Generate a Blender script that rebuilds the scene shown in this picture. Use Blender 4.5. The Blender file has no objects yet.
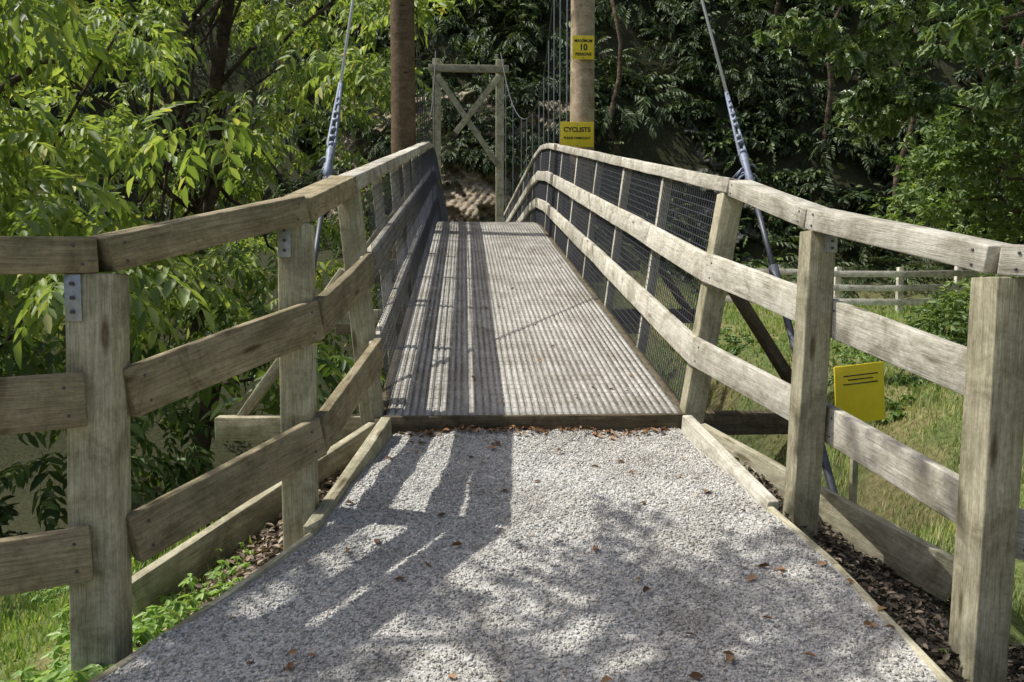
import bpy, math, random
import numpy as np
from mathutils import Vector, Matrix
random.seed(7); rng=np.random.default_rng(11)
sc=bpy.context.scene
sc.view_settings.view_transform='Standard'; sc.view_settings.look='None'; sc.view_settings.exposure=0
COL=sc.collection

# ---------------------------------------------------------------- materials
def newmat(name):
    m=bpy.data.materials.new(name); m.use_nodes=True
    nt=m.node_tree; nt.nodes.clear()
    out=nt.nodes.new('ShaderNodeOutputMaterial')
    return m,nt,out
def N(nt,t,**kw):
    n=nt.nodes.new(t)
    for k,v in kw.items(): setattr(n,k,v)
    return n
def ramp(nt,stops):
    r=nt.nodes.new('ShaderNodeValToRGB'); el=r.color_ramp.elements
    while len(el)>len(stops): el.remove(el[-1])
    while len(el)<len(stops): el.new(0.5)
    for e,(p,c) in zip(el,stops): e.position=p; e.color=(c[0],c[1],c[2],1)
    return r
def noise(nt,vec,scale,detail=4,rough=.55,dist=0):
    n=nt.nodes.new('ShaderNodeTexNoise'); n.inputs['Scale'].default_value=scale
    n.inputs['Detail'].default_value=detail; n.inputs['Roughness'].default_value=rough
    n.inputs['Distortion'].default_value=dist
    if vec is not None: nt.links.new(vec,n.inputs['Vector'])
    return n
def mix(nt,a,b,f,mode='MIX'):
    m=nt.nodes.new('ShaderNodeMix'); m.data_type='RGBA'; m.blend_type=mode
    def s(i,v):
        if isinstance(v,(int,float)): m.inputs[i].default_value=v
        elif isinstance(v,tuple): m.inputs[i].default_value=(v[0],v[1],v[2],1)
        else: nt.links.new(v,m.inputs[i])
    s(0,f); s(6,a); s(7,b); return m.outputs[2]
def bsdf(nt,out,col,rough=.8,spec=.3,metal=0,bump=None,bs=.3,bd=.01):
    b=nt.nodes.new('ShaderNodeBsdfPrincipled')
    if isinstance(col,tuple): b.inputs['Base Color'].default_value=(col[0],col[1],col[2],1)
    else: nt.links.new(col,b.inputs['Base Color'])
    b.inputs['Roughness'].default_value=rough; b.inputs['Specular IOR Level'].default_value=spec
    b.inputs['Metallic'].default_value=metal
    if bump is not None:
        bp=nt.nodes.new('ShaderNodeBump'); bp.inputs['Strength'].default_value=bs; bp.inputs['Distance'].default_value=bd
        nt.links.new(bump,bp.inputs['Height']); nt.links.new(bp.outputs[0],b.inputs['Normal'])
    nt.links.new(b.outputs[0],out.inputs[0]); return b

def wood(name,cl,cd,moss=.25,sc_=1.0):
    m,nt,out=newmat(name)
    tc=N(nt,'ShaderNodeTexCoord'); oi=N(nt,'ShaderNodeObjectInfo')
    add=N(nt,'ShaderNodeVectorMath',operation='ADD'); nt.links.new(tc.outputs['Object'],add.inputs[0])
    mul=N(nt,'ShaderNodeVectorMath',operation='SCALE'); mul.inputs[0].default_value=(37,11,7); nt.links.new(oi.outputs['Random'],mul.inputs['Scale'])
    nt.links.new(mul.outputs[0],add.inputs[1])
    mp=N(nt,'ShaderNodeMapping'); mp.inputs['Scale'].default_value=(1.6*sc_,30*sc_,30*sc_); nt.links.new(add.outputs[0],mp.inputs[0])
    g=noise(nt,mp.outputs[0],1.6,8,.7,.9)
    mp2=N(nt,'ShaderNodeMapping'); mp2.inputs['Scale'].default_value=(7,160,160); nt.links.new(add.outputs[0],mp2.inputs[0])
    g2=noise(nt,mp2.outputs[0],1.5,4,.7)
    r=ramp(nt,[(.3,cd),(.5,tuple((a+b)/2 for a,b in zip(cl,cd))),(.68,cl)]); nt.links.new(g.outputs[0],r.inputs[0])
    r2=ramp(nt,[(.38,(.5,.48,.45)),(.52,(1,1,1))]); nt.links.new(g2.outputs[0],r2.inputs[0])
    c=mix(nt,r.outputs[0],r2.outputs[0],.6,'MULTIPLY')
    bl=noise(nt,add.outputs[0],4.5,6,.7,.8); rb=ramp(nt,[(.38,(.52,.50,.44)),(.5,(.88,.87,.84)),(.62,(1.12,1.12,1.12))]); nt.links.new(bl.outputs[0],rb.inputs[0])
    c=mix(nt,c,rb.outputs[0],.85,'MULTIPLY')
    ms=noise(nt,add.outputs[0],9,6,.75); rm=ramp(nt,[(.5,(0,0,0)),(.66,(moss,moss,moss))]); nt.links.new(ms.outputs[0],rm.inputs[0])
    c=mix(nt,c,(.14,.155,.08),rm.outputs[0])
    gr=noise(nt,add.outputs[0],60,3,.7); rg=ramp(nt,[(.3,(.7,.7,.7)),(.6,(1.08,1.08,1.08))]); nt.links.new(gr.outputs[0],rg.inputs[0])
    c=mix(nt,c,rg.outputs[0],.6,'MULTIPLY')
    mk=N(nt,'ShaderNodeMapping'); mk.inputs['Scale'].default_value=(2.2,9,9); nt.links.new(add.outputs[0],mk.inputs[0])
    vo=N(nt,'ShaderNodeTexVoronoi'); vo.inputs['Scale'].default_value=1.0; nt.links.new(mk.outputs[0],vo.inputs['Vector'])
    rk=ramp(nt,[(.07,(.30,.24,.17)),(.14,(1,1,1))]); nt.links.new(vo.outputs['Distance'],rk.inputs[0])
    c=mix(nt,c,rk.outputs[0],.8,'MULTIPLY')
    rv=N(nt,'ShaderNodeMapRange'); rv.inputs[3].default_value=.78; rv.inputs[4].default_value=1.18; nt.links.new(oi.outputs['Random'],rv.inputs[0])
    hs=N(nt,'ShaderNodeHueSaturation'); nt.links.new(c,hs.inputs['Color']); nt.links.new(rv.outputs[0],hs.inputs['Value'])
    bsdf(nt,out,hs.outputs[0],.88,.15,0,g2.outputs[0],.7,.004)
    return m
M_wood=wood('weathered_pine',(.61,.58,.43),(.36,.335,.23),.3)
M_woodg=wood('grey_pine',(.72,.70,.61),(.45,.43,.36),.15)
M_woodb=wood('shade_brown_pine',(.41,.355,.235),(.21,.175,.11),.4)  # pine browned: shade on the left railing is put into the colour
M_dark=wood('dark_timber',(.19,.16,.11),(.08,.065,.042),.4)  # darker timber tone for nosing, stringers, joists and right outriggers
M_pole=wood('pole_timber',(.62,.51,.37),(.38,.30,.20),.1,.6)
M_poled=wood('shaded_pole_timber',(.19,.14,.09),(.10,.07,.045),.1,.6)  # pole timber darkened: tree shade on the left pole is put into the colour
M_pale=wood('pale_timber',(.84,.82,.76),(.66,.63,.57),.0)

def leafmat(name,stops,tr=.35,rough=.4,spec=.4,patch=None):
    m,nt,out=newmat(name)
    ge=N(nt,'ShaderNodeNewGeometry')
    r=ramp(nt,stops); nt.links.new(ge.outputs['Random Per Island'],r.inputs[0])
    col=r.outputs[0]
    n=noise(nt,ge.outputs['Position'],patch or .9,2); rn=ramp(nt,[(.35,(.6,.65,.6)),(.65,(1.2,1.15,1.0))]); nt.links.new(n.outputs[0],rn.inputs[0])
    col=mix(nt,col,rn.outputs[0],.8,'MULTIPLY')
    b=N(nt,'ShaderNodeBsdfPrincipled'); nt.links.new(col,b.inputs['Base Color']); b.inputs['Roughness'].default_value=rough; b.inputs['Specular IOR Level'].default_value=spec
    t=N(nt,'ShaderNodeBsdfTranslucent'); tc=mix(nt,col,(1.45,1.5,.65),1.0,'MULTIPLY'); nt.links.new(tc,t.inputs[0])
    ms=N(nt,'ShaderNodeMixShader'); ms.inputs[0].default_value=tr
    nt.links.new(b.outputs[0],ms.inputs[1]); nt.links.new(t.outputs[0],ms.inputs[2]); nt.links.new(ms.outputs[0],out.inputs[0])
    return m
M_leafA=leafmat('walnut_leaf',[(0,(.14,.21,.06)),(.5,(.25,.34,.11)),(.93,(.38,.46,.17)),(1,(.56,.50,.2))],.38,.5,.35)
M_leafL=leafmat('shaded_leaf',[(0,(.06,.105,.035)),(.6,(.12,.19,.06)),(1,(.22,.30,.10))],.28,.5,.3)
M_leafO=leafmat('oak_leaf',[(0,(.08,.14,.055)),(.6,(.15,.22,.09)),(1,(.30,.38,.2))],.28,.33,.7)
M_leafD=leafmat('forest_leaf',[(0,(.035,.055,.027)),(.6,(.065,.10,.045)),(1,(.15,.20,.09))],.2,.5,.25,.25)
M_leafM=leafmat('bush_leaf',[(0,(.10,.16,.055)),(.6,(.17,.245,.09)),(1,(.28,.36,.15))],.33,.5,.3,.5)
M_weed=leafmat('weed_leaf',[(0,(.16,.28,.08)),(1,(.30,.44,.15))],.35,.45)
M_shrub=leafmat('shrub_leaf',[(0,(.09,.16,.05)),(1,(.22,.32,.11))],.33,.45)
M_grass=leafmat('grass_blade',[(0,(.15,.25,.08)),(.7,(.26,.35,.13)),(1,(.42,.42,.21))],.35,.6,.2)
M_dry=leafmat('dry_grass_blade',[(0,(.24,.31,.12)),(.5,(.38,.40,.20)),(1,(.58,.54,.35))],.35,.6,.2)
M_litter=leafmat('fallen_leaf',[(0,(.07,.06,.052)),(.5,(.19,.15,.125)),(.85,(.36,.29,.25)),(1,(.54,.46,.40))],.1,.7,.2)
M_litterd=leafmat('dark_fallen_leaf',[(0,(.022,.02,.019)),(.6,(.055,.047,.041)),(1,(.17,.135,.11))],.1,.7,.2)  # darker, greyer leaf colours for the litter right of the path
M_litterf=leafmat('dry_fallen_leaf',[(0,(.10,.06,.04)),(.5,(.26,.14,.08)),(1,(.45,.29,.17))],.1,.7,.2)

def gravelmat():
    m,nt,out=newmat('gravel'); tc=N(nt,'ShaderNodeTexCoord')
    v=N(nt,'ShaderNodeTexVoronoi'); v.inputs['Scale'].default_value=140; nt.links.new(tc.outputs['Object'],v.inputs['Vector'])
    sp=N(nt,'ShaderNodeSeparateColor'); nt.links.new(v.outputs['Color'],sp.inputs[0])
    r=ramp(nt,[(0,(.28,.275,.255)),(.5,(.45,.445,.415)),(1,(.60,.595,.57))]); nt.links.new(sp.outputs[0],r.inputs[0])
    n=noise(nt,tc.outputs['Object'],2.6,8,.75,.4); rn=ramp(nt,[(.36,(.66,.635,.59)),(.5,(.97,.96,.93)),(.64,(1.12,1.12,1.10))]); nt.links.new(n.outputs[0],rn.inputs[0])
    c=mix(nt,r.outputs[0],rn.outputs[0],.9,'MULTIPLY')
    bsdf(nt,out,c,.95,.15,0,v.outputs['Distance'],.7,.005); return m
M_gravel=gravelmat()
def stonemat():
    m,nt,out=newmat('gravel_stone'); ge=N(nt,'ShaderNodeNewGeometry')
    r=ramp(nt,[(0,(.25,.245,.23)),(.45,(.46,.455,.43)),(.92,(.63,.625,.605)),(1,(.42,.35,.27))]); nt.links.new(ge.outputs['Random Per Island'],r.inputs[0])
    n=noise(nt,ge.outputs['Position'],2.6,8,.75,.4); rn=ramp(nt,[(.36,(.66,.635,.59)),(.5,(.97,.96,.93)),(.64,(1.12,1.12,1.10))]); nt.links.new(n.outputs[0],rn.inputs[0])
    c=mix(nt,r.outputs[0],rn.outputs[0],.9,'MULTIPLY')
    bsdf(nt,out,c,.9,.2); return m
M_stone=stonemat()
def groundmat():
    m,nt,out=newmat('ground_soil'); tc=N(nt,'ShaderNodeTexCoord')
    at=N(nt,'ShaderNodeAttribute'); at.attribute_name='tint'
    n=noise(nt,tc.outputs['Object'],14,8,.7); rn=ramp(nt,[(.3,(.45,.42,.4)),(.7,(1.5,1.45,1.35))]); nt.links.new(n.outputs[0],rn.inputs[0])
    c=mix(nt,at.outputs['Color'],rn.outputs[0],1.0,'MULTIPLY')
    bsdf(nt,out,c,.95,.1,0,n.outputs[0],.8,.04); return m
M_ground=groundmat()
def rockmat(name,c1,c2,moss=0):
    m,nt,out=newmat(name); tc=N(nt,'ShaderNodeTexCoord')
    mp=N(nt,'ShaderNodeMapping'); mp.inputs['Scale'].default_value=(.8,.8,2); mp.inputs['Rotation'].default_value=(0,.3,0); nt.links.new(tc.outputs['Object'],mp.inputs[0])
    n=noise(nt,mp.outputs[0],2.2,9,.75,.5); r=ramp(nt,[(.36,tuple(x*.3 for x in c1)),(.48,c1),(.66,c2)]); nt.links.new(n.outputs[0],r.inputs[0])
    c=r.outputs[0]
    if moss:
        n2=noise(nt,tc.outputs['Object'],1.1,6,.7,.3); r2=ramp(nt,[(.5,(0,0,0)),(.6,(moss,moss,moss))]); nt.links.new(n2.outputs[0],r2.inputs[0])
        c=mix(nt,c,(.09,.10,.05),r2.outputs[0])
    bsdf(nt,out,c,.9,.2,0,n.outputs[0],1,.15); return m
M_rock=rockmat('tan_rock',(.38,.31,.215),(.62,.54,.42),.8)
M_rockd=rockmat('grey_rock',(.10,.10,.09),(.26,.26,.23),.6)
def plain(name,c,rough=.5,metal=0,spec=.4,nz=.0,ns=30):
    m,nt,out=newmat(name)
    if nz:
        tc=N(nt,'ShaderNodeTexCoord'); n=noise(nt,tc.outputs['Object'],ns,5,.6)
        r=ramp(nt,[(.3,tuple(x*(1-nz) for x in c)),(.7,c)]); nt.links.new(n.outputs[0],r.inputs[0])
        bsdf(nt,out,r.outputs[0],rough,spec,metal)
    else: bsdf(nt,out,c,rough,spec,metal)
    return m
M_galv=plain('galvanised_steel',(.42,.45,.5),.45,.6,.5,.35,60)
M_net=plain('dark_netting',(.05,.053,.063),.6,.0,.3)
M_netl=plain('dark_netting_blue',(.075,.082,.11),.5,.0,.4)
M_rope=plain('steel_rope',(.66,.67,.68),.5,.3,.4,.3,200)
M_wrap=plain('cable_wrap',(.25,.29,.38),.6,.2,.4,.5,50)
M_rod=plain('anchor_rod_steel',(.10,.11,.13),.5,.4,.4,.4,80)
M_yel=plain('yellow_paint',(.90,.70,.03),.4,0,.4,.12,12)
M_blk=plain('black_paint',(.02,.02,.02),.5)
M_dk=plain('dull_steel_cable',(.10,.10,.105),.6,.3,.3)
M_bark=rockmat('bark',(.10,.075,.05),(.2,.16,.11))
def deckmat(name,a,b):
    m,nt,out=newmat(name); tc=N(nt,'ShaderNodeTexCoord')
    mp=N(nt,'ShaderNodeMapping'); mp.inputs['Scale'].default_value=(30,2.0,8); nt.links.new(tc.outputs['Object'],mp.inputs[0])
    n=noise(nt,mp.outputs[0],1.5,5,.6); r=ramp(nt,[(.3,a),(.7,b)]); nt.links.new(n.outputs[0],r.inputs[0])
    n2=noise(nt,tc.outputs['Object'],2.2,7,.7,.6); r2=ramp(nt,[(.36,(.62,.6,.55)),(.62,(1.08,1.08,1.08))]); nt.links.new(n2.outputs[0],r2.inputs[0])
    n3=noise(nt,tc.outputs['Object'],45,4,.7); r3=ramp(nt,[(.35,(.7,.7,.7)),(.6,(1.08,1.08,1.08))]); nt.links.new(n3.outputs[0],r3.inputs[0])
    c=mix(nt,r.outputs[0],r2.outputs[0],.9,'MULTIPLY'); c=mix(nt,c,r3.outputs[0],.8,'MULTIPLY')
    bsdf(nt,out,c,.85,.2,0,n.outputs[0],.3,.003); return m
M_deck=deckmat('deck_board',(.28,.265,.23),(.44,.42,.38)); M_rib=deckmat('deck_rib',(.36,.35,.315),(.53,.52,.48))

# ---------------------------------------------------------------- mesh helpers
def mesh_obj(name,V,F,mat,parent=None,smooth=False):
    me=bpy.data.meshes.new(name); V=np.asarray(V,dtype=np.float32)
    if isinstance(F,np.ndarray): F=[F]
    if len(F) and isinstance(F[0],np.ndarray) and F[0].ndim==2:
        idx=np.concatenate([f.ravel() for f in F]); cnt=np.concatenate([np.full(len(f),f.shape[1]) for f in F])
    else:
        idx=np.array([i for f in F for i in f]); cnt=np.array([len(f) for f in F])
    start=np.concatenate([[0],np.cumsum(cnt)[:-1]])
    me.vertices.add(len(V)); me.vertices.foreach_set('co',V.ravel())
    me.loops.add(len(idx)); me.loops.foreach_set('vertex_index',idx.astype(np.int32))
    me.polygons.add(len(cnt)); me.polygons.foreach_set('loop_start',start.astype(np.int32))
    if smooth: me.polygons.foreach_set('use_smooth',np.ones(len(cnt),dtype=bool))
    me.update(calc_edges=True); me.validate()
    me.materials.append(mat)
    o=bpy.data.objects.new(name,me); COL.objects.link(o)
    if parent: o.parent=parent
    return o
def empty(name):
    e=bpy.data.objects.new(name,None); COL.objects.link(e); e.empty_display_size=.2; return e
def beam(name,p0,p1,w,h,mat,parent=None,up=(0,0,1),bev=.005):
    p0=Vector(p0);p1=Vector(p1); d=p1-p0; L=d.length; x=d.normalized(); u=Vector(up)
    y=u.cross(x).normalized(); z=x.cross(y)
    nx=max(2,int(L/.3)+1); V=[];F=[]; bow=random.uniform(-.004,.004) if L>.5 else 0; bow2=random.uniform(-.004,.004) if L>.5 else 0
    for i in range(nx):
        s=i/(nx-1); t=(s-.5)*L; j=.0014; bb=math.sin(math.pi*s)
        for a,b in ((-1,-1),(1,-1),(1,1),(-1,1)):
            V.append((t,a*w/2+random.uniform(-j,j)+bow*bb,b*h/2+random.uniform(-j,j)+bow2*bb))
    for i in range(nx-1):
        for k in range(4):
            F.append((i*4+k,i*4+(k+1)%4,i*4+4+(k+1)%4,i*4+4+k))
    F.append((3,2,1,0)); q=(nx-1)*4; F.append((q,q+1,q+2,q+3))
    o=mesh_obj(name,V,F,mat,parent)
    m=Matrix((x,y,z)).transposed().to_4x4(); m.translation=(p0+p1)/2; o.matrix_world=m
    if bev:
        b=o.modifiers.new('b','BEVEL'); b.width=bev; b.segments=2; b.limit_method='ANGLE'; b.angle_limit=1.0
    return o
def tube(name,pts,rads,mat,parent=None,n=10,rag=0):
    pts=[Vector(p) for p in pts]; V=[];F=[]
    if not hasattr(rads,'__len__'): rads=[rads]*len(pts)
    for i,p in enumerate(pts):
        d=(pts[min(i+1,len(pts)-1)]-pts[max(i-1,0)]).normalized()
        a=Vector((0,0,1)) if abs(d.z)<.9 else Vector((0,1,0))
        u=d.cross(a).normalized(); v=d.cross(u)
        for k in range(n):
            t=2*math.pi*k/n; r=rads[i]*(1+random.uniform(-rag,rag))
            V.append(p+u*math.cos(t)*r+v*math.sin(t)*r)
    for i in range(len(pts)-1):
        for k in range(n): F.append((i*n+k,i*n+(k+1)%n,(i+1)*n+(k+1)%n,(i+1)*n+k))
    F.append(tuple(range(n))[::-1]); F.append(tuple((len(pts)-1)*n+k for k in range(n)))
    return mesh_obj(name,[tuple(v) for v in V],F,mat,parent,True)
def wires(name,segs,r,mat,parent=None):
    S=np.array(segs,dtype=float); A=S[:,0];B=S[:,1]; d=B-A; d/=np.linalg.norm(d,axis=1)[:,None]
    ref=np.where(np.abs(d[:,2:3])<.9,np.array([[0,0,1.]]),np.array([[0,1.,0]]))
    u=np.cross(d,ref); u/=np.linalg.norm(u,axis=1)[:,None]; v=np.cross(d,u)
    V=[]
    for P in (A,B):
        for k in range(3):
            t=2*math.pi*k/3; V.append(P+r*(u*math.cos(t)+v*math.sin(t)))
    V=np.stack(V,1).reshape(-1,3); n=len(S); b=np.arange(n)[:,None]*6
    F=np.concatenate([b+np.array([[k,(k+1)%3,3+(k+1)%3,3+k]]) for k in range(3)])
    return mesh_obj(name,V,F,mat,parent)
def scatter(name,proto,P,R,S,mat,parent=None,smooth=False):
    pv,pf=proto; pv=np.array(pv,float); P=np.asarray(P,float); S=np.asarray(S,float)
    if S.ndim==1: S=S[:,None].repeat(3,1)
    V=np.einsum('nij,nkj->nki',R,pv[None]*S[:,None,:])+P[:,None,:]
    n=len(P);k=len(pv); off=(np.arange(n)*k)[:,None,None]
    groups={}
    for f in pf: groups.setdefault(len(f),[]).append(f)
    F=[(np.array(g)[None]+off).reshape(-1,l) for l,g in groups.items()]
    return mesh_obj(name,V.reshape(-1,3),F,mat,parent,smooth)
def frames(D,roll):
    D=D/np.linalg.norm(D,axis=1)[:,None]; up=np.tile([0,0,1.],(len(D),1))+1e-3
    Y=np.cross(up,D); Y/=np.linalg.norm(Y,axis=1)[:,None]+1e-9; Z=np.cross(D,Y)
    c=np.cos(roll)[:,None]; s=np.sin(roll)[:,None]
    Y2=Y*c+Z*s; Z2=-Y*s+Z*c
    return np.stack([D,Y2,Z2],axis=2)
def dirs(n,pmin,pmax):
    a=rng.uniform(0,2*np.pi,n); p=np.radians(rng.uniform(pmin,pmax,n))
    return np.stack([np.cos(a)*np.cos(p),np.sin(a)*np.cos(p),np.sin(p)],1)

def leaflet(L,W,fold=.25,droop=.15):
    return [(0,0,0),(.35*L,-W/2,W*fold-.35*L*droop*.4),(.72*L,-W*.36,W*fold*.7-.72*L*droop*.8),(L,0,-L*droop),
            (.72*L,W*.36,W*fold*.7-.72*L*droop*.8),(.35*L,W/2,W*fold-.35*L*droop*.4)],[(0,1,2,3),(0,3,4,5)]
def pinnate(pairs=5,RL=.34,L=.13,W=.042,droop=.5,seed=1):
    rr=random.Random(seed); V=[];F=[]
    def put(x,ang,s,tilt):
        lv,lf=leaflet(L*s,W*s); b=len(V)
        z0=-droop*x*x/RL
        ca,sa=math.cos(ang),math.sin(ang); ct,st=math.cos(tilt),math.sin(tilt)
        for (a,c,d) in lv:
            a2=a*ct+d*st; d2=-a*st+d*ct
            V.append((x+a2*ca-c*sa,a2*sa+c*ca,z0+d2))
        F.extend([tuple(b+i for i in f) for f in lf])
    for i in range(pairs):
        x=RL*(.22+.75*i/(pairs-.5)); s=.75+.3*math.sin(math.pi*(i+.6)/pairs)
        for sg in (-1,1): put(x+rr.uniform(-.01,.01),sg*(1.15-.09*i)+rr.uniform(-.12,.12),s*rr.uniform(.9,1.1),.35+.1*i+rr.uniform(-.15,.25))
    put(RL,rr.uniform(-.1,.1),1.05,.8)
    b=len(V); V.extend([(0,-.003,0),(0,.003,0),(RL*.5,.002,-droop*RL*.25),(RL*.5,-.002,-droop*RL*.25),(RL,0,-droop*RL)])
    F.extend([(b,b+1,b+2,b+3),(b+3,b+2,b+4)])
    return V,F
PIN=[pinnate(4,.34,.165,.060,.5,1),pinnate(3,.30,.17,.066,.7,2),pinnate(5,.40,.15,.055,.45,3)]
FERN=[pinnate(6,.36,.13,.04,.5,4),pinnate(5,.34,.14,.045,.6,5)]
def oakleaf():
    side=[(.15,.1),(.28,.28),(.36,.14),(.5,.36),(.6,.16),(.74,.3),(.82,.12),(1,.0)]
    V=[(0,0,0)];F=[]
    V+=[(x,0,-.25*x*x) for x,_ in side]
    for sg in (1,-1):
        b=len(V)
        V+=[(x,sg*y,-.25*x*x+abs(y)*.25) for x,y in side[:-1]]
        prev_m=0;prev_s=None
        for i in range(len(side)-1):
            m=1+i; s=b+i
            if prev_s is None: F.append((0,s,m))
            else: F.append((prev_m,prev_s,s,m))
            prev_m=m;prev_s=s
        F.append((prev_m,prev_s,len(side)))
    return V,F
OAK=oakleaf()
def whorl(leaf,n,spread,seed):
    rr=random.Random(seed);V=[];F=[]
    lv,lf=leaf
    for i in range(n):
        a=2*math.pi*i/n+rr.uniform(-.3,.3); t=rr.uniform(*spread); s=rr.uniform(.7,1.1)
        R=Matrix.Rotation(a,3,'Z')@Matrix.Rotation(t,3,'Y'); b=len(V)
        for v in lv: V.append(tuple(R@(Vector(v)*s)))
        F.extend([tuple(b+k for k in f) for f in lf])
    return V,F
OAKW=whorl(OAK,6,(0.0,.9),3)
SIMPLEW=whorl(leaflet(1,.42,.25,.2),7,(-.3,.8),5)

# ---------------------------------------------------------------- terrain
SL=.198
def ss(a,b,x): t=np.clip((x-a)/(b-a),0,1); return t*t*(3-2*t)
def zr(y): y=np.asarray(y,float); return np.where(y>0,SL*y,.05*y)
def xl(y): return np.interp(y,[-6,1,2.07,2.19,2.42,2.85,3.98],[-2.2,-1.4,-.96,-.917,-.75,-.52,-.34])
def xr(y): return np.interp(y,[-6,1,1.99,2.575,2.99,3.97],[1.9,1.4,1.27,1.236,1.166,1.085])
def wob(x,y,s): return np.sin(x*1.3*s+.7)*np.cos(y*1.1*s+1.9)+.5*np.sin(x*2.9*s-y*2.3*s)+.25*np.sin(x*6.1*s+y*5.3*s+.4)
def terr(x,y):
    x=np.asarray(x,float); y=np.asarray(y,float)
    wr=ss(2,5,x)
    z=-.12+.05*np.clip(y-5,0,22)*wr - .25*ss(2,6,y)*(1-wr)
    g=ss(5.0,8.0,y)*(1-ss(17,23,y))*(1-ss(2.5,5.5,x)); z=z-3.0*g
    land=ss(21,24,y)*(1-ss(4,8,x)); z=z*(1-land)+2.32*land
    hill=np.clip(y-27.2,0,16); z=z+hill*1.75+wob(x,y,.35)*.5*ss(27,30,y)
    z=z+np.clip(-13-x,0,20)*1.0*ss(-2,8,y)+np.clip(x-30,0,20)*.8
    z=z+.03*wob(x,y,1.7)*ss(0,1.5,np.maximum(xl(y)-x,x-xr(y)))
    d=np.maximum(xl(y)-x,x-xr(y))
    zb=zr(np.minimum(y,3.98))-.14-.04*ss(0,.12,d)-.52*np.clip(d-.22,0,9)-2.2*np.clip(y-4.05,0,9)+.012*wob(x,y,5)*ss(.02,.2,d)
    return np.maximum(z,zb)
def axis(a,b,fine,lo,hi,coarse_n):
    return np.concatenate([lo-np.geomspace(.15,lo-a,coarse_n)[::-1],np.arange(lo,hi,fine),hi+np.geomspace(.01,b-hi,coarse_n)])
gx=axis(-160,160,.09,-4,5,60); gy=axis(-80,200,.09,-.5,8,75)
X,Y=np.meshgrid(gx,gy,indexing='ij'); Z=terr(X,Y)
nx,ny=X.shape; I=np.arange(nx*ny).reshape(nx,ny)
F=np.stack([I[:-1,:-1],I[1:,:-1],I[1:,1:],I[:-1,1:]],-1).reshape(-1,4)
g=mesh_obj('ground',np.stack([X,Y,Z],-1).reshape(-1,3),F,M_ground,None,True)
D=np.maximum(xl(Y)-X,X-xr(Y))
mul=(1-ss(.75,1.15,D+.12*wob(X,Y,3)+.45*(X<0)))*ss(-1,0.5,Y)
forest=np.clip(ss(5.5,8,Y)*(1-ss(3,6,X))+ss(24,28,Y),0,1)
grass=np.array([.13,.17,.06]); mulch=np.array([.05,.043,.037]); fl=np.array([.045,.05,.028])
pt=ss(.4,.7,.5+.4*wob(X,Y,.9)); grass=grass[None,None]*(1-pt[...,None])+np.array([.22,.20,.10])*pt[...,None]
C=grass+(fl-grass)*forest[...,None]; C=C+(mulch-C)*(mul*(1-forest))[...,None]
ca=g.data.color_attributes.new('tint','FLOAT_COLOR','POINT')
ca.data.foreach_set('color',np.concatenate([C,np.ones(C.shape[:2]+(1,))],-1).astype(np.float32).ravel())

# gravel path
def zp(x,y): return zr(y)-.055*ss(2.9,3.9,y)+.008*wob(x,y,4)+.003*wob(x,y,17)
ys=np.concatenate([np.linspace(-12,1.4,30),np.linspace(1.45,3.985,110)]); us=np.linspace(0,1,80)
V=[]
for y in ys:
    a=float(xl(y));b=float(xr(y)); xs=a+(b-a)*us
    V.append(np.stack([xs,0*xs+y,zp(xs,y+0*xs)],1))
V=np.concatenate(V); I=np.arange(len(V)).reshape(len(ys),len(us))
F=np.stack([I[:-1,:-1],I[:-1,1:],I[1:,1:],I[1:,:-1]],-1).reshape(-1,4)
path=mesh_obj('gravel_path',V,F,M_gravel,None,True)
cube=[(-1,-1,-.7),(1,-.8,-.7),(.9,1,-.6),(-.8,.9,-.7),(-.7,-.8,.6),(.8,-.6,.7),(.6,.8,.5),(-.9,.6,.7)]
cf=[(0,3,2,1),(4,5,6,7),(0,1,5,4),(1,2,6,5),(2,3,7,6),(3,0,4,7)]
n=76000; y=1.6+(3.97-1.6)*rng.random(n)**1.0; t=rng.random(n); x=xl(y)+.01+(xr(y)-xl(y)-.02)*t
s=rng.gamma(3,.00060,n)+.0012; s=np.minimum(s,.0065); z=zp(x,y)+s*.15
R=frames(dirs(n,-25,25),rng.uniform(0,6,n))
scatter('gravel_stones',(cube,cf),np.stack([x,y,z],1),R,np.stack([s*rng.uniform(.8,1.6,n),s,s*rng.uniform(.5,.9,n)],1),M_stone,path)

# ---------------------------------------------------------------- path edging
edg=empty('path_edging')
def edge(fx,yy,w,h,off,top,mat):
    for a,b in zip(yy[:-1],yy[1:]):
        beam('edging_board',(fx(a)+off,a,float(zr(a))+top-h/2),(fx(b)+off,b,float(zr(b))+top-h/2),w,h,mat,edg)
edge(lambda v:float(xl(v)),[2.85,3.93],.05,.16,-.028,.03,M_wood)
edge(lambda v:float(xl(v)),[1.0,2.07,2.42,2.846],.025,.15,-.012,.008,M_wood)
edge(lambda v:float(xr(v)),[2.99,3.93],.05,.16,.028,.025,M_woodg)
edge(lambda v:float(xr(v)),[1.0,1.99,2.575,2.986],.025,.15,.012,.008,M_wood)
beam('retaining_board',(-.44,3.98,.70),(-1.20,2.9,.31),.05,.15,M_wood,edg)
beam('retaining_board',(1.20,4.0,.66),(1.95,3.0,.27),.05,.18,M_wood,edg)

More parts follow.
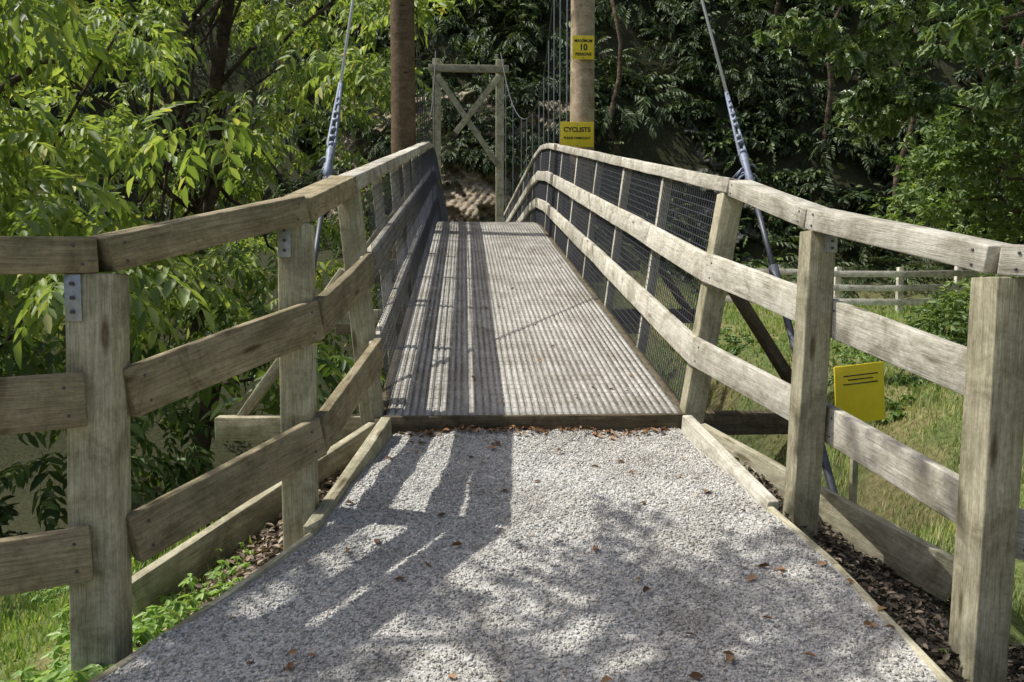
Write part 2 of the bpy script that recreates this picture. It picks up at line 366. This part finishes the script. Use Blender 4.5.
# ---------------------------------------------------------------- footbridge
br=empty('suspension_footbridge')
YC0,YC1=11.4,13.6
def zd(y):
    if y<=YC0: return SL*y
    t=min(y,YC1)-YC0; return SL*YC0+SL*t-SL*t*t/(2*(YC1-YC0))-(0.012*(y-YC1) if y>YC1 else 0)
XL,XR=-.39,1.12
dy=[4.0+.25*i for i in range(81)]
def strip(x0,x1,z0,z1,ysl):
    V=[];F=[]
    for y in ysl:
        for (x,z) in ((x0,z0),(x1,z0),(x1,z1),(x0,z1)): V.append((x,y,zd(y)+z))
    for i in range(len(ysl)-1):
        for k in range(4): F.append((i*4+k,i*4+4+k,i*4+4+(k+1)%4,i*4+(k+1)%4))
    F.append((0,1,2,3)); q=(len(ysl)-1)*4; F.append((q+3,q+2,q+1,q))
    return V,F
V=[];F=[];y=4.0
while y<24:
    L=.146; b=len(V); j=random.uniform(-.002,.002)
    for (yy) in (y,y+L):
        for (x,z) in ((XL,-.045),(XR,-.045),(XR,-.004),(XL,-.004)): V.append((x,yy,zd(yy)+z+j))
    for k in range(4): F.append((b+k,b+4+k,b+4+(k+1)%4,b+(k+1)%4))
    F+= [(b,b+1,b+2,b+3),(b+7,b+6,b+5,b+4)]
    y+=.15
mesh_obj('deck_planks',V,F,M_deck,br)
VV=[];FF=[]; nr=40; pitch=(XR-XL-.02)/nr
for i in range(nr):
    x=XL+.01+pitch*(i+.5)+random.uniform(-.002,.002); w=pitch*random.uniform(.28,.38)
    v,f=strip(x-w,x+w,-.004,.003+random.uniform(-.001,.001),dy); b=len(VV); VV+=v; FF+=[tuple(b+k for k in q) for q in f]
mesh_obj('deck_ribs',VV,FF,M_rib,br)
segs=[]
y=4.03
while y<13.4:
    segs.append(((XL+.01,y,zd(y)+.0045),(XR-.01,y,zd(y)+.0045))); y+=.075
wires('deck_grid_wires',segs,.0011,M_rib,br)
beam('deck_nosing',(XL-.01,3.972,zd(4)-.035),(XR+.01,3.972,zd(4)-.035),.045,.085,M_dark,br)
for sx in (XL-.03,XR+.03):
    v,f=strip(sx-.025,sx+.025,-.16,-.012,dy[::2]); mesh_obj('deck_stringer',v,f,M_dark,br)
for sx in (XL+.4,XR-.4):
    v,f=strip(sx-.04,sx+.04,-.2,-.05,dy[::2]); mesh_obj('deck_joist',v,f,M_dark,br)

def lean(y): return float(np.interp(y,[4,12,24],[1,.35,.3]))
def LB(y): return XL-.075
def LT(y): return XL-.085-.10*lean(y)
def RB(y): return XR+.075
def RT(y): return XR+.085+.185*lean(y)
H=1.19
stations=[4.08+1.22*i for i in range(17)]
def rp(side,y,h):
    t=h/H
    x=(LB(y)+(LT(y)-LB(y))*t) if side<0 else (RB(y)+(RT(y)-RB(y))*t)
    return Vector((x,y,zd(y)+h))
for side in (-1,1):
    for i,y in enumerate(stations):
        w=.11 if i==0 else .065
        beam('rail_post',rp(side,y,-.28),rp(side,y,H-.085),w,w if i==0 else .05,M_wood if i==0 else M_woodg,br,up=(0,1,0))
        if i%2==0 and y<20:
            e=-1.28 if side<0 else 2.02
            xi=XL-.05 if side<0 else XR+.05
            bz=zd(y)-.10
            beam('outrigger_beam',(xi,y+.13,bz),(e,y+.13,bz),.09,.12,M_wood if side<0 else M_dark,br)
            pe=rp(side,y,.72); beam('outrigger_brace',(e+.08*(-side),y+.20,bz),(pe.x+side*.09,y+.20,pe.z),.05,.10,M_wood if side<0 else M_dark,br,up=(0,1,0))
            beam('outrigger_beam',(xi,y+.8,bz-.12),(e*.9 if side<0 else e*.85,y+.8,bz-.12),.06,.14,M_woodb,br)
    ups=lambda y:(rp(side,y,H)-rp(side,y,0)).normalized()
    st=[3.98]+stations[1:]
    for a,b in zip(st[:-1],st[1:]):
        ins=-side*.055
        beam('handrail',rp(side,a,H-.04),rp(side,b+.004,H-.04),.12,.075,M_woodg,br,up=ups(a))
        for h in (.73,.31):
            p=rp(side,a,h);q=rp(side,b,h); p.x+=ins;q.x+=ins
            beam('rail_board',p,q,.04,.14,M_woodg,br,up=ups(a))
    segs=[]; off=-side*(.082 if side<0 else .030)
    y=4.1
    while y<23.6:
        p=rp(side,y,0.0);q=rp(side,y,H-.08); p.x+=off;q.x+=off; segs.append((tuple(p),tuple(q))); y+=(.05 if side<0 else .04) if y<13 else .09
    for k in range(28):
        h=.0+k*.0405
        for a,b in zip(stations[:-1],stations[1:]):
            for aa,bb in ((a,(a+b)/2),((a+b)/2,b)):
                p=rp(side,aa,h);q=rp(side,bb,h); p.x+=off;q.x+=off; segs.append((tuple(p),tuple(q)))
    wires('netting',segs,.0019 if side<0 else .0031,M_netl if side<0 else M_net,br)

# ---------------------------------------------------------------- approach railings
def nails(p,q,w,h,par):
    p=Vector(p);q=Vector(q); x=(q-p).normalized(); y=Vector((0,0,1)).cross(x).normalized(); z=x.cross(y)
    for base in (p+x*.05,q-x*.05):
        for zz in (-.27,.25):
            for s in (-1,1):
                c=base+z*h*zz+x*random.uniform(-.012,.012)
                tube('nail',[c+y*s*(w/2-.002),c+y*s*(w/2+.0022)],.0048,M_dk,par,8)
def railing(name,posts,spans):
    e=empty(name)
    for (tx,ty,tz,bx,by,bz,w,d,mat) in posts:
        beam('post',(bx,by,bz-.5),(tx,ty,tz-.102),w,d,mat,e,up=(0,1,0))
    for (p,q,w,h,mat) in spans: beam('rail_board',p,q,w,h,mat,e); nails(p,q,w,h,e)
    return e
CZ=1.45
LN=(-1.035,2.35,1.585); LM=(-.61,3.0,1.775); LTt=(LT(4),4.0,zd(4)+H-.002); LW=(-2.9,1.5,1.53)
def off(p,dx,dz,dy=0): return (p[0]+dx,p[1]+dy,p[2]+dz)
posts=[(LN[0],LN[1],LN[2],LN[0]-.035,LN[1],.29,.13,.12,M_wood),(LM[0],LM[1],LM[2],LM[0],LM[1],.46,.115,.105,M_wood),
       (-2.9,1.5,1.53,-2.9,1.5,0,.12,.12,M_wood)]
sp=[]
sp.append((off(LW,0,-.05),off(LN,0.0,-.05),.12,.10,M_woodb))
sp.append((off(LN,0.002,-.05),off(LM,0,-.05),.12,.10,M_woodb))
sp.append((off(LM,0.002,-.05),off(LTt,0,-.04),.12,.088,M_woodb))
for dz in (.45,.885):
    sp.append((off(LW,.05,-dz,-.08),off(LN,-.01,-dz,-.08),.04,.15,M_woodb))
    sp.append((off(LN,.055,-dz,.03),off(LM,.075,-dz,-.01),.04,.15,M_woodb))
    q=rp(-1,4.08,.73 if dz<.5 else .31)
    sp.append((off(LM,.075,-dz,.0),(q.x+.075,4.02,q.z),.04,.145,M_woodb))
rl=railing('timber_railing',posts,sp)
RN=(1.604,2.3,1.575); RM=(1.445,3.2,1.77); RTt=(RT(4),4.0,zd(4)+H-.002); RW=(2.6,1.35,1.45)
posts=[(RN[0],RN[1],RN[2],RN[0]-.045,RN[1],.24,.11,.13,M_wood),(RM[0],RM[1],RM[2],RM[0]-.07,RM[1],.41,.11,.11,M_wood),
       (2.6,1.35,1.45,2.6,1.35,0,.12,.12,M_wood)]
sp=[]
sp.append((off(RW,0,-.05),off(RN,0,-.05),.12,.09,M_woodg))
sp.append((off(RN,0,-.05),off(RM,0,-.05),.12,.085,M_woodg))
sp.append((off(RM,0,-.05),off(RTt,0,-.04),.12,.08,M_woodg))
for dz in (.45,.885):
    sp.append((off(RW,0,-dz,.05),off(RN,.085,-dz,.02),.04,.15,M_woodg))
    sp.append((off(RN,.085,-dz,.02),off(RM,.055,-dz,0),.04,.15,M_woodg))
    q=rp(1,4.08,.73 if dz<.5 else .31)
    sp.append((off(RM,.055,-dz,0),(q.x-.075,4.0,q.z),.04,.145,M_woodg))
rr_=railing('timber_railing',posts,sp)
def bracket(par,x,y,z,h):
    beam('bracket_plate',(x,y,z-h),(x,y,z),.045,.006,M_galv,par,up=(0,1,0),bev=.001)
    beam('bracket_lip',(x-.022,y+.03,z-h),(x-.022,y+.03,z),.006,.055,M_galv,par,up=(0,1,0),bev=.001)
    for k in (.2,.5,.8):
        tube('bolt',[(x,y-.004,z-h*k),(x,y-.012,z-h*k)],.006,M_dk,par,6)
bracket(rl,LN[0]-.040,LN[1]-.066,LN[2]-.105,.13)
bracket(rl,LM[0]-.03,LM[1]-.058,LM[2]-.105,.12)
bracket(rr_,RM[0]+.03,RM[1]-.062,RM[2]-.10,.09)

# ---------------------------------------------------------------- towers, cables
tw=empty('bridge_tower')
TL=Vector((-.79,11,9.2)); TR=Vector((1.63,11,10.8))
for T,mt in ((TL,M_poled),(TR,M_pole)):
    k=8; tube('pole',[(T.x,T.y,-3.5+(T.z+3.5+.3)*i/k) for i in range(k+1)],[.18-.03*i/k for i in range(k+1)],mt,tw,20,.01)
beam('crossbeam',(-1.1,11.18,8.6),(1.95,11.18,8.6),.12,.25,M_pole,tw)
ft=empty('bridge_tower')
for x in (-.78,1.12): beam('post',(x,24.6,0),(x+.02,24.6,8.2),.24,.24,M_wood,ft,up=(0,1,0))
beam('crossbeam',(-1.0,24.44,7.9),(1.4,24.44,7.9),.08,.22,M_wood,ft)
beam('brace',(-.75,24.44,7.7),(1.12,24.44,5.0),.06,.17,M_wood,ft); beam('brace',(1.12,24.38,7.7),(-.2,24.38,6.0),.06,.17,M_wood,ft)
def cableset(name,A,T,t0,t1):
    e=empty(name); A=Vector(A)
    P=lambda t:A+(T-A)*t
    tube('backstay_rope',[P(t1),P(.6),P(1)],.011,M_rope,e,8)
    tube('anchor_rod',[P(-.03),P(.05),P(.13)],[.021,.021,.021],M_rod,e,8)
    tube('stay_lower',[P(.13),P(t0)],.016,M_rod,e,8)
    tube('rod_coupling',[P(.125),P(.14)],.030,M_rod,e,8)
    tube('turnbuckle',[P(t0),P(t0+.004),P(t0+.012),P(t0+.02),P(t0+.024)],[.014,.03,.022,.03,.014],M_wrap,e,8)
    d=(T-A).normalized(); u=d.cross(Vector((0,1,0))).normalized()
    for i in range(9):
        t=t0+.024+(t1-t0-.024)*i/8+random.uniform(-.002,.002)
        tube('cable_clamp',[P(t)-d*.012,P(t)+d*.012],.024-.0015*i,M_wrap,e,8,.3)
    for s in (-1,1):
        tube('thimble_strand',[P(t0+.02)+u*s*.004,P((t0*2+t1)/3)+u*s*.022,P((t0+t1*2)/3)+u*s*.014,P(t1)+u*s*.004],.010,M_wrap,e,8,.25)
    for i in range(12):
        q=P(t0+.016*random.random()); o=Vector((random.uniform(-.11,.11),random.uniform(-.03,.03),random.uniform(-.13,-.01)))
        tube('loose_tail',[q,q+o*.5+Vector((0,0,.02)),q+o],[.008,.007,.005],M_wrap,e,6)
    return e
cableset('stay_cable',(-.84,3.3,.08),TL,.222,.30)
cableset('stay_cable',(1.82,3.5,.05),TR,.185,.25)
mc=empty('main_cable')
def cz(T,y):
    low=3.8+1.45
    return low+(T.z-low)*((18-y)/7)**2 if y<18 else low+.078*(y-18)**2
for T,s in ((TL,-1),(TR,1)):
    yy=[11+.7*i for i in range(20)]
    xx=lambda y:T.x+( (-.78 if s<0 else 1.13)-T.x)*max(0,(y-17))/7.6
    tube('cable',[(xx(y),y,cz(T,y)) for y in yy],.012,M_dk,mc,8)
    seg=[]
    y=11.75
    while y<24: seg.append(((xx(y),y,cz(T,y)),(xx(y),y,zd(y)-.1))); y+=(.9 if y<19 else 1.6)
    wires('hangers',seg,.013,M_galv if s>0 else M_dk,mc)

# ---------------------------------------------------------------- signs
def txt(s,size,loc,par,mat=M_blk):
    c=bpy.data.curves.new('lettering','FONT'); c.body=s; c.size=size; c.align_x='CENTER'; c.align_y='CENTER'; c.extrude=.001
    c.offset=.003*size/.1
    o=bpy.data.objects.new('lettering',c); COL.objects.link(o); o.location=loc; o.rotation_euler=(math.pi/2,0,0); c.materials.append(mat); o.parent=par
def sign(name,x,y,z,w,h,lines):
    e=empty(name)
    beam('panel',(x-w/2,y,z),(x+w/2,y,z),.006,h,M_yel,e,bev=.002)
    for zz in (-1,1):
        tube('bolt',[(x,y-.004,z+zz*(h/2-.025)),(x,y-.012,z+zz*(h/2-.025))],.009,M_galv,e,8)
    for t,s,dz in lines: txt(t,s,(x,y-.006,z+dz),e)
    return e
sign('yellow_sign',1.61,10.80,4.60,.29,.31,[('MAXIMUM',.052,.085),('10',.11,0),('PERSONS',.052,-.09)])
sign('yellow_sign',1.53,10.79,3.46,.45,.33,[('CYCLISTS',.085,.06),('PLEASE DISMOUNT',.042,-.05)])
e=empty('yellow_marker_sign')
beam('panel',(2.62,5.46,.665),(3.02,5.54,.695),.008,.42,M_yel,e,bev=.003)
for k,(a,b) in enumerate(((.06,.34),(.10,.30),(.06,.34))):
    beam('printed_line',(2.62+a,5.46+a*.2-.0065,.80+a*.075-.03*k),(2.62+b,5.46+b*.2-.0065,.80+b*.075-.03*k),.003,.008,M_blk,e,bev=0)
beam('stake',(2.82,5.56,-.4),(2.82,5.56,.85),.045,.045,M_wood,e,up=(0,1,0))

# ---------------------------------------------------------------- far field fence
ff=empty('paddock_fence')
def fz(x,y): return float(terr(x,y))
fp=[(7.4,22.6),(8.8,22),(10.3,21.5),(11.9,21.2),(13.6,21.3),(15.3,21.6),(17,22)]
for i,(x,y) in enumerate(fp):
    beam('post',(x,y,fz(x,y)-.2),(x,y,fz(x,y)+1.25),.14,.14,M_pale,ff,up=(0,1,0))
    if i<len(fp)-1:
        x2,y2=fp[i+1]
        for h in (.3,.68,1.06): beam('rail',(x,y-.09,fz(x,y)+h),(x2,y2-.09,fz(x2,y2)+h),.04,.17,M_pale,ff)

# ---------------------------------------------------------------- rocks
def rock(name,x0,x1,z0,z1,y0,mat,sd,cells,slope=.6,sharp=1.0,edge_=1.0):
    nx_,nz=150,100; r=np.random.default_rng(sd)
    u,v=np.meshgrid(np.linspace(0,1,nx_),np.linspace(0,1,nz),indexing='ij')
    Xr=x0+(x1-x0)*u; Zr=z0+(z1-z0)*v
    sx=r.uniform(x0,x1,cells); sz=r.uniform(z0,z1,cells)
    wx=Xr+.12*np.sin(Zr*5)+.08*np.sin(Xr*9); wz=Zr+.35*Xr+.1*np.sin(Xr*6)
    dd=(wx[...,None]-sx)**2*.7+((wz[...,None]-sz-.35*sx)*1.5)**2
    k=np.argmin(dd,-1)
    hgt=r.uniform(-.32,.36,cells)[k]; tx=r.uniform(-.5,.5,cells)[k]; tz=r.uniform(-.7,.1,cells)[k]
    dsp=(hgt+tx*(Xr-sx[k])+tz*(Zr-sz[k]))*sharp+.05*np.sin(Xr*14+Zr*11)+.04*np.sin(Xr*23-Zr*19)+.02*r.standard_normal(u.shape)
    dsp+=.3*np.sin(Xr*1.3+1)+.2*np.sin(Zr*1.9)
    Yr=y0+(Zr-z0)*slope-dsp+edge_*(2.5*(2*np.abs(u-.5))**4+1.2*v**4)
    I=np.arange(nx_*nz).reshape(nx_,nz)
    F=np.stack([I[:-1,:-1],I[1:,:-1],I[1:,1:],I[:-1,1:]],-1).reshape(-1,4)
    mesh_obj(name,np.stack([Xr,Yr,Zr],-1).reshape(-1,3),F,mat)
rock('rock_face',-4.5,4.5,1.2,8.2,25.9,M_rock,8,170,.45,1.0,.25)
rock('rock_face',4.0,12.5,1.0,8.5,27.0,M_rockd,5,90)

# ---------------------------------------------------------------- trees
def limb(p0,p1,r0,r1,mat,par,sag=.0,n=6):
    p0=Vector(p0);p1=Vector(p1); pts=[];rs=[]
    k=(p1-p0).length*.05
    for i in range(n+1):
        t=i/n; q=p0.lerp(p1,t); q.z+=sag*math.sin(math.pi*t); 
        if 0<i<n: q+=Vector((random.uniform(-k,k),random.uniform(-k,k),random.uniform(-k,k)))
        pts.append(q); rs.append(r0+(r1-r0)*t)
    tube('limb',pts,rs,mat,par,8,.05); return pts
def crown(par,centers,per,rad,size,protos,mat,pit=(-55,15),flat=.45,rl=.4):
    C=np.array(centers); n=len(C)*per
    for k,pr in enumerate(protos):
        m=n//len(protos); ci=rng.integers(0,len(C),m)
        v=rng.standard_normal((m,3)); v/=np.linalg.norm(v,axis=1)[:,None]; v*=rng.random(m)[:,None]**.4
        o=v*rad*np.array([1,1,flat])
        P=C[ci]+o; a=dirs(m,*pit); a[:,:2]+=1.3*v[:,:2]
        scatter('foliage',pr,P,frames(a,rng.normal(0,rl,m)),rng.uniform(.75,1.2,m)*size,mat,par)
def tree(name,base,top,r,centers,nl,mat=M_bark):
    e=empty(name); t=limb(base,top,r,r*.45,mat,e,0,8)
    for c in random.sample(centers,min(nl,len(centers))):
        s=random.choice(t[3:]); limb(s,c,r*.22,.012,mat,e,.25,6)
    return e
def sample(n,xr_,yr_,zr_,cond):
    out=[]
    while len(out)<n:
        p=(random.uniform(*xr_),random.uniform(*yr_),random.uniform(*zr_))
        if cond(*p): out.append(p)
    return out
c1=sample(122,(-8.5,-1.3),(5.2,11.5),(-.6,5.6),lambda x,y,z: x< -1.15-.62*max(0,z-.9) and x>-.78*y-1 and (z>.3 or y>7))
e=tree('walnut_tree',(-6.6,9.5,-3.2),(-5.2,9.0,4.5),.18,c1,22)
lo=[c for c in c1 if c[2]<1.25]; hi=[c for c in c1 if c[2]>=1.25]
crown(e,hi,18,.52,1.05,PIN,M_leafA,(-50,20),.38)
crown(e,lo,18,.60,1.0,PIN,M_leafL)
c2=sample(165,(-11,-1.35),(12.5,19),(0,10.5),lambda x,y,z: x>-.72*y-1 and z<1.45+.55*y)
c2+=[(-.9,14.5,7.0),(-.4,14.8,7.5),(.0,15,7.2),(-1.2,14.6,6.4),(-.7,14.4,6.5)]
e=tree('walnut_tree',(-5.0,15.5,-3.2),(-3.9,15,8),.2,c2,30)
limb((-3.95,15,7.0),(-.2,14.9,7.3),.06,.015,M_bark,e,.3,7)
crown(e,c2,16,.72,1.2,PIN,M_leafA,(-50,20),.38)
SH=(-.60,.10)
tg=[(.55,2.1),(.85,2.3),(1.05,2.45),(.8,1.95),(1.05,2.05),(.62,2.4),(1.4,2.35),(1.62,2.75),(.9,2.6),(-.38,2.2),(-.6,2.0),(-.2,2.1),(-.52,2.4)]
c3=[]
for (tx,ty) in tg:
    h=random.uniform(4.6,5.6); c3.append((tx+SH[0]*(h-.5),ty+SH[1]*(h-.5),h))
e=tree('walnut_tree',(-5.6,.4,-.2),(-3.6,2.0,4.9),.2,c3,13)
crown(e,c3,13,.27,.72,PIN,M_leafA,(-40,10),.5)
c4=sample(60,(3.4,8.5),(5.5,9.5),(3.0,6.0),lambda x,y,z: x>.40*y+.06+.45*max(0,3.7-z)+ (0.35 if z<4 else 0) and z<1.45+.6*y and z>1.45+.20*y)
e=tree('oak_tree',(10.5,7.5,-.1),(8.5,8,5.5),.28,c4,26)
crown(e,c4,30,.45,.165,[OAKW],M_leafO,(-70,50),.6,.6)
c5=sample(46,(10.5,19),(17,20.5),(2.9,9.5),lambda x,y,z: x>.50*y+max(0,4.2-z)*.5)
e=tree('broadleaf_tree',(14.5,19.5,.5),(14.3,19.3,7),.25,c5,25)
crown(e,c5,90,1.0,.18,[SIMPLEW],M_leafM,(-60,60),.7,.7)

def bush(name,blobs,per,leaf,mat):
    e=empty(name)
    for (x,y,z,r) in blobs:
        m=int(per*r*r); v=rng.standard_normal((m,3)); v[:,2]=np.abs(v[:,2])*.9-.15; v/=np.linalg.norm(v,axis=1)[:,None]
        rr=r*(.7+.3*rng.random(m))*(1+.2*np.sin(v[:,0]*5+v[:,1]*4))
        P=np.array([x,y,z])+v*rr[:,None]; a=v+.5*dirs(m,-40,40)
        scatter('foliage',SIMPLEW,P,frames(a,rng.uniform(-.8,.8,m)),rng.uniform(.6,1.2,m)*leaf,mat,e)
    for (x,y,z,r) in blobs[:4]: limb((x,y,z-r*.5),(x+.1,y,z+r*.5),.04,.01,M_bark,e)
    return e
bl=[]
for i in range(24):
    x=random.uniform(4.2,10.5); y=random.uniform(8.5,15); bl.append((x,y,fz(x,y)-.12,random.uniform(.25,.55)))
bush('shrub',bl,460,.10,M_shrub)
bl=[(8.4,13.6,fz(8.4,13.6)+.1,.7),(9.5,14.5,fz(9.3,14.5)+.2,.9),(10.8,15.5,fz(10.4,15.5)+.3,1.1),(11.8,15.2,fz(11.8,15.2)+.4,1.2)]
bush('shrub',bl,330,.14,M_leafM)
bl=[]
for i in range(26):
    x=random.uniform(-7,-1.9); y=random.uniform(6.0,9.5)
    if x>-.72*y-1: bl.append((x,y,fz(x,y)+random.uniform(.2,1.2),random.uniform(.5,.9)))
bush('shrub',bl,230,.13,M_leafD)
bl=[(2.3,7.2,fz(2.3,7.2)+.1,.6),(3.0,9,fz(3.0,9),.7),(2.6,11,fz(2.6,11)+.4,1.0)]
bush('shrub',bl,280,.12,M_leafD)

fo=empty('forest_hillside')
def hillclumps(n,xr_,yr_,rr_,mat,per,size,lift=0,protos=FERN):
    P=[];A=[];S=[]
    for i in range(n):
        x=random.uniform(*xr_); y=random.uniform(*yr_); r=random.uniform(*rr_)
        z=fz(x,y)+r*.3+lift
        if y<31 and ((-2.2<x<2.4 and z<6.4) or (5<x<9.5 and 3.6<z<7.2 and random.random()<.8)): continue
        m=int(per*r*r); v=rng.standard_normal((m,3)); v[:,2]=np.abs(v[:,2])*.8-.2; v/=np.linalg.norm(v,axis=1)[:,None]
        k=r*(.65+.4*rng.random(m))
        P.append(np.array([x,y,z])+v*k[:,None]); a=v*1.0+.5*dirs(m,-30,10); a[:,2]-=.35; A.append(a); S.append(rng.uniform(.7,1.3,m)*size*(.6+.3*r))
    P=np.concatenate(P);A=np.concatenate(A);S=np.concatenate(S)
    k=len(P)//len(protos)
    for j,pr in enumerate(protos):
        s=slice(j*k,(j+1)*k); scatter('foliage',pr,P[s],frames(A[s],rng.normal(0,.4,k)),S[s],mat,fo)
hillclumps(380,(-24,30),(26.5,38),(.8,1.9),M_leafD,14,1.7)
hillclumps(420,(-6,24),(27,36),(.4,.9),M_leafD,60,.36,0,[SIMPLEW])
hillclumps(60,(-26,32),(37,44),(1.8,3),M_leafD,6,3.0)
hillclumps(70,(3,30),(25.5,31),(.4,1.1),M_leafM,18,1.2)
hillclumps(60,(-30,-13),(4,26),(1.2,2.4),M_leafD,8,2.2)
# plants rooted on the ledges and brow of the rock face
P=[];A=[];S=[]
for i in range(75):
    x=random.uniform(-4.3,4.3); z=random.uniform(5.6,8.4) if i<52 else random.uniform(2.6,5.6)
    if i>=52: x=random.choice([random.uniform(-4,-1.3),random.uniform(1.6,4),random.uniform(-.9,1.1)])
    y=25.9+(z-1.2)*.45-.25; r=random.uniform(.3,.65) if i<52 else random.uniform(.12,.28)
    m=int(26*r/.5)+5; v=rng.standard_normal((m,3)); v[:,2]=np.abs(v[:,2])*.7-.1; v[:,1]=-np.abs(v[:,1]); v/=np.linalg.norm(v,axis=1)[:,None]
    P.append(np.array([x,y,z])+v*r*rng.random(m)[:,None]); a=v+.3*dirs(m,-30,10); a[:,2]-=.4; A.append(a); S.append(rng.uniform(.7,1.3,m)*(.55+r))
P=np.concatenate(P);A=np.concatenate(A);S=np.concatenate(S)
scatter('foliage',FERN[0],P,frames(A,rng.normal(0,.4,len(P))),S,M_leafD,fo)
for i in range(22):
    x=random.uniform(-24,30); y=random.uniform(28,36)
    if -5<x<5: continue
    z=fz(x,y); limb((x,y,z-.5),(x+random.uniform(-1,1),y-.5,z+random.uniform(5,9)),.14,.06,M_bark,fo,0,5)

# ---------------------------------------------------------------- grass, weeds, litter
blade=([(-.5,0,0),(.5,0,0),(.35,.12,.5),(-.3,.12,.5),(0,.38,1)],[(0,1,2,3),(3,2,4)])
def grass(name,n,xr_,yr_,h,mat,thr=-.7,w=.012,dmin=.65):
    x=rng.uniform(*xr_,n);y=rng.uniform(*yr_,n); d=np.maximum(xl(y)-x,x-xr(y)); k=d>dmin+.25*rng.random(n)
    q=wob(x,y,2.2)
    k&=(q+rng.normal(0,.5,n))>thr
    x=x[k];y=y[k]; q=q[k]; m=len(x); a=rng.uniform(0,6.28,m)
    c,s=np.cos(a),np.sin(a); R=np.zeros((m,3,3)); R[:,0,0]=c;R[:,0,1]=-s;R[:,1,0]=s;R[:,1,1]=c;R[:,2,2]=1
    hh=h*rng.uniform(.5,1.3,m)*(1+.45*q); hh=np.maximum(hh,h*.25)
    return scatter(name,blade,np.stack([x,y,terr(x,y)-.01],1),R,np.stack([np.full(m,w)*rng.uniform(.6,1.4,m),hh,hh],1),mat)
grass('grass',44000,(-4.5,-.8),(1.2,6.2),.065,M_grass,-1.1,.012,.36)
grass('grass',32000,(2.0,9),(3,11),.11,M_dry,-.5,.011,1.0)
grass('grass',38000,(2.0,9),(3,11),.08,M_grass,-2.0,.012,.9)
grass('grass',20000,(4,16),(9,24),.12,M_grass,-2.5,.035)
def ground_leaves(name,proto,P,size,mat,tilt=25,par=None):
    m=len(P); return scatter(name,proto,P,frames(dirs(m,-tilt,tilt),rng.normal(0,.4,m)),rng.uniform(.6,1.3,m)*size,mat,par)
def weeds(name,spots,per,rad,size):
    P=[]
    for (x,y) in spots:
        a=rng.uniform(0,6.28,per); r=rad*np.sqrt(rng.random(per)); xx=x+r*np.cos(a); yy=y+r*np.sin(a)
        P.append(np.stack([xx,yy,terr(xx,yy)+rng.uniform(.02,.12,per)],1))
    P=np.concatenate(P); m=len(P)
    return scatter(name,SIMPLEW,P,frames(np.tile([1.,0,0],(m,1))+.5*dirs(m,-30,30),rng.normal(0,.4,m)),rng.uniform(.6,1.3,m)*size,M_weed)
weeds('weed_patch',[(-1.75,2.5),(-2.0,2.9),(-1.5,2.2),(-2.3,2.7),(-1.9,2.2),(-1.4,2.95),(-1.25,2.3),(-1.15,2.2)],60,.28,.055)
weeds('weed_patch',[(-1.25,2.75),(-1.12,2.5),(-1.05,2.62),(-.98,2.85),(-2.6,3.9),(-2.2,4.4),(-1.6,3.5),(-2.9,3.3),(-1.5,4.0)],46,.18,.038)
weeds('weed_patch',[(-.85,2.95),(-.95,3.2),(-.7,3.4),(1.33,2.3),(1.34,2.2)],10,.07,.02)
LF=leaflet(1,.5,.3,.1)
def litter(n,fx,yr_,lift):
    y=rng.uniform(*yr_,n); x=fx(y,rng.random(n)); return np.stack([x,y,terr(x,y)+lift*rng.random(n)+.006],1)
ground_leaves('leaf_litter',LF,litter(2600,lambda y,t:xl(y)-.06-t*.5,(2.5,4.2),.03),.034,M_litter,35)
ground_leaves('leaf_litter',LF,litter(6500,lambda y,t:xr(y)+.06+t*1.0,(1.3,4.2),.03),.032,M_litterd,35)
y=rng.uniform(1.7,3.95,70); x=xl(y)+(xr(y)-xl(y))*rng.random(70); Pa=np.stack([x,y,zp(x,y)+.010],1)
y2=3.94-np.abs(rng.normal(0,.035,170)); x2=rng.uniform(XL+.05,XR-.05,170); Pb=np.stack([x2,y2,zp(x2,y2)+.008+.01*rng.random(170)],1)
y3=rng.uniform(4.1,10,45); x3=rng.uniform(XL+.05,XR-.05,45); Pc=np.stack([x3,y3,SL*y3+.012],1)
ground_leaves('fallen_leaves',LF,np.concatenate([Pa,Pb,Pc]),.038,M_litterf,14)

# ---------------------------------------------------------------- light, sky, camera
w=bpy.data.worlds.new('World'); sc.world=w; w.use_nodes=True; nt=w.node_tree; nt.nodes.clear()
sdir=Vector((-.72,.12,1.2)).normalized()
sky=nt.nodes.new('ShaderNodeTexSky'); sky.sky_type='NISHITA'; sky.sun_disc=False
sky.sun_elevation=math.asin(sdir.z); sky.sun_rotation=math.atan2(sdir.x,sdir.y)%(2*math.pi)
sky.dust_density=4.0; sky.air_density=.7
bg=nt.nodes.new('ShaderNodeBackground'); bg.inputs[1].default_value=.15
wo=nt.nodes.new('ShaderNodeOutputWorld'); nt.links.new(sky.outputs[0],bg.inputs[0]); nt.links.new(bg.outputs[0],wo.inputs[0])
sl=bpy.data.lights.new('sun','SUN'); sl.energy=5.0; sl.angle=math.radians(.5); sl.color=(1,.965,.90)
so=bpy.data.objects.new('sun',sl); COL.objects.link(so); so.rotation_mode='QUATERNION'; so.rotation_quaternion=sdir.to_track_quat('Z','Y'); so.location=(-5,2,12)
cam=bpy.data.cameras.new('camera'); cam.sensor_width=36; cam.lens=36*800/1024; cam.clip_end=600; cam.clip_start=.05
co=bpy.data.objects.new('camera',cam); COL.objects.link(co); co.location=(0,0,CZ)
co.rotation_euler=(math.radians(90-4.0),0,math.radians(-3.5)); sc.camera=co
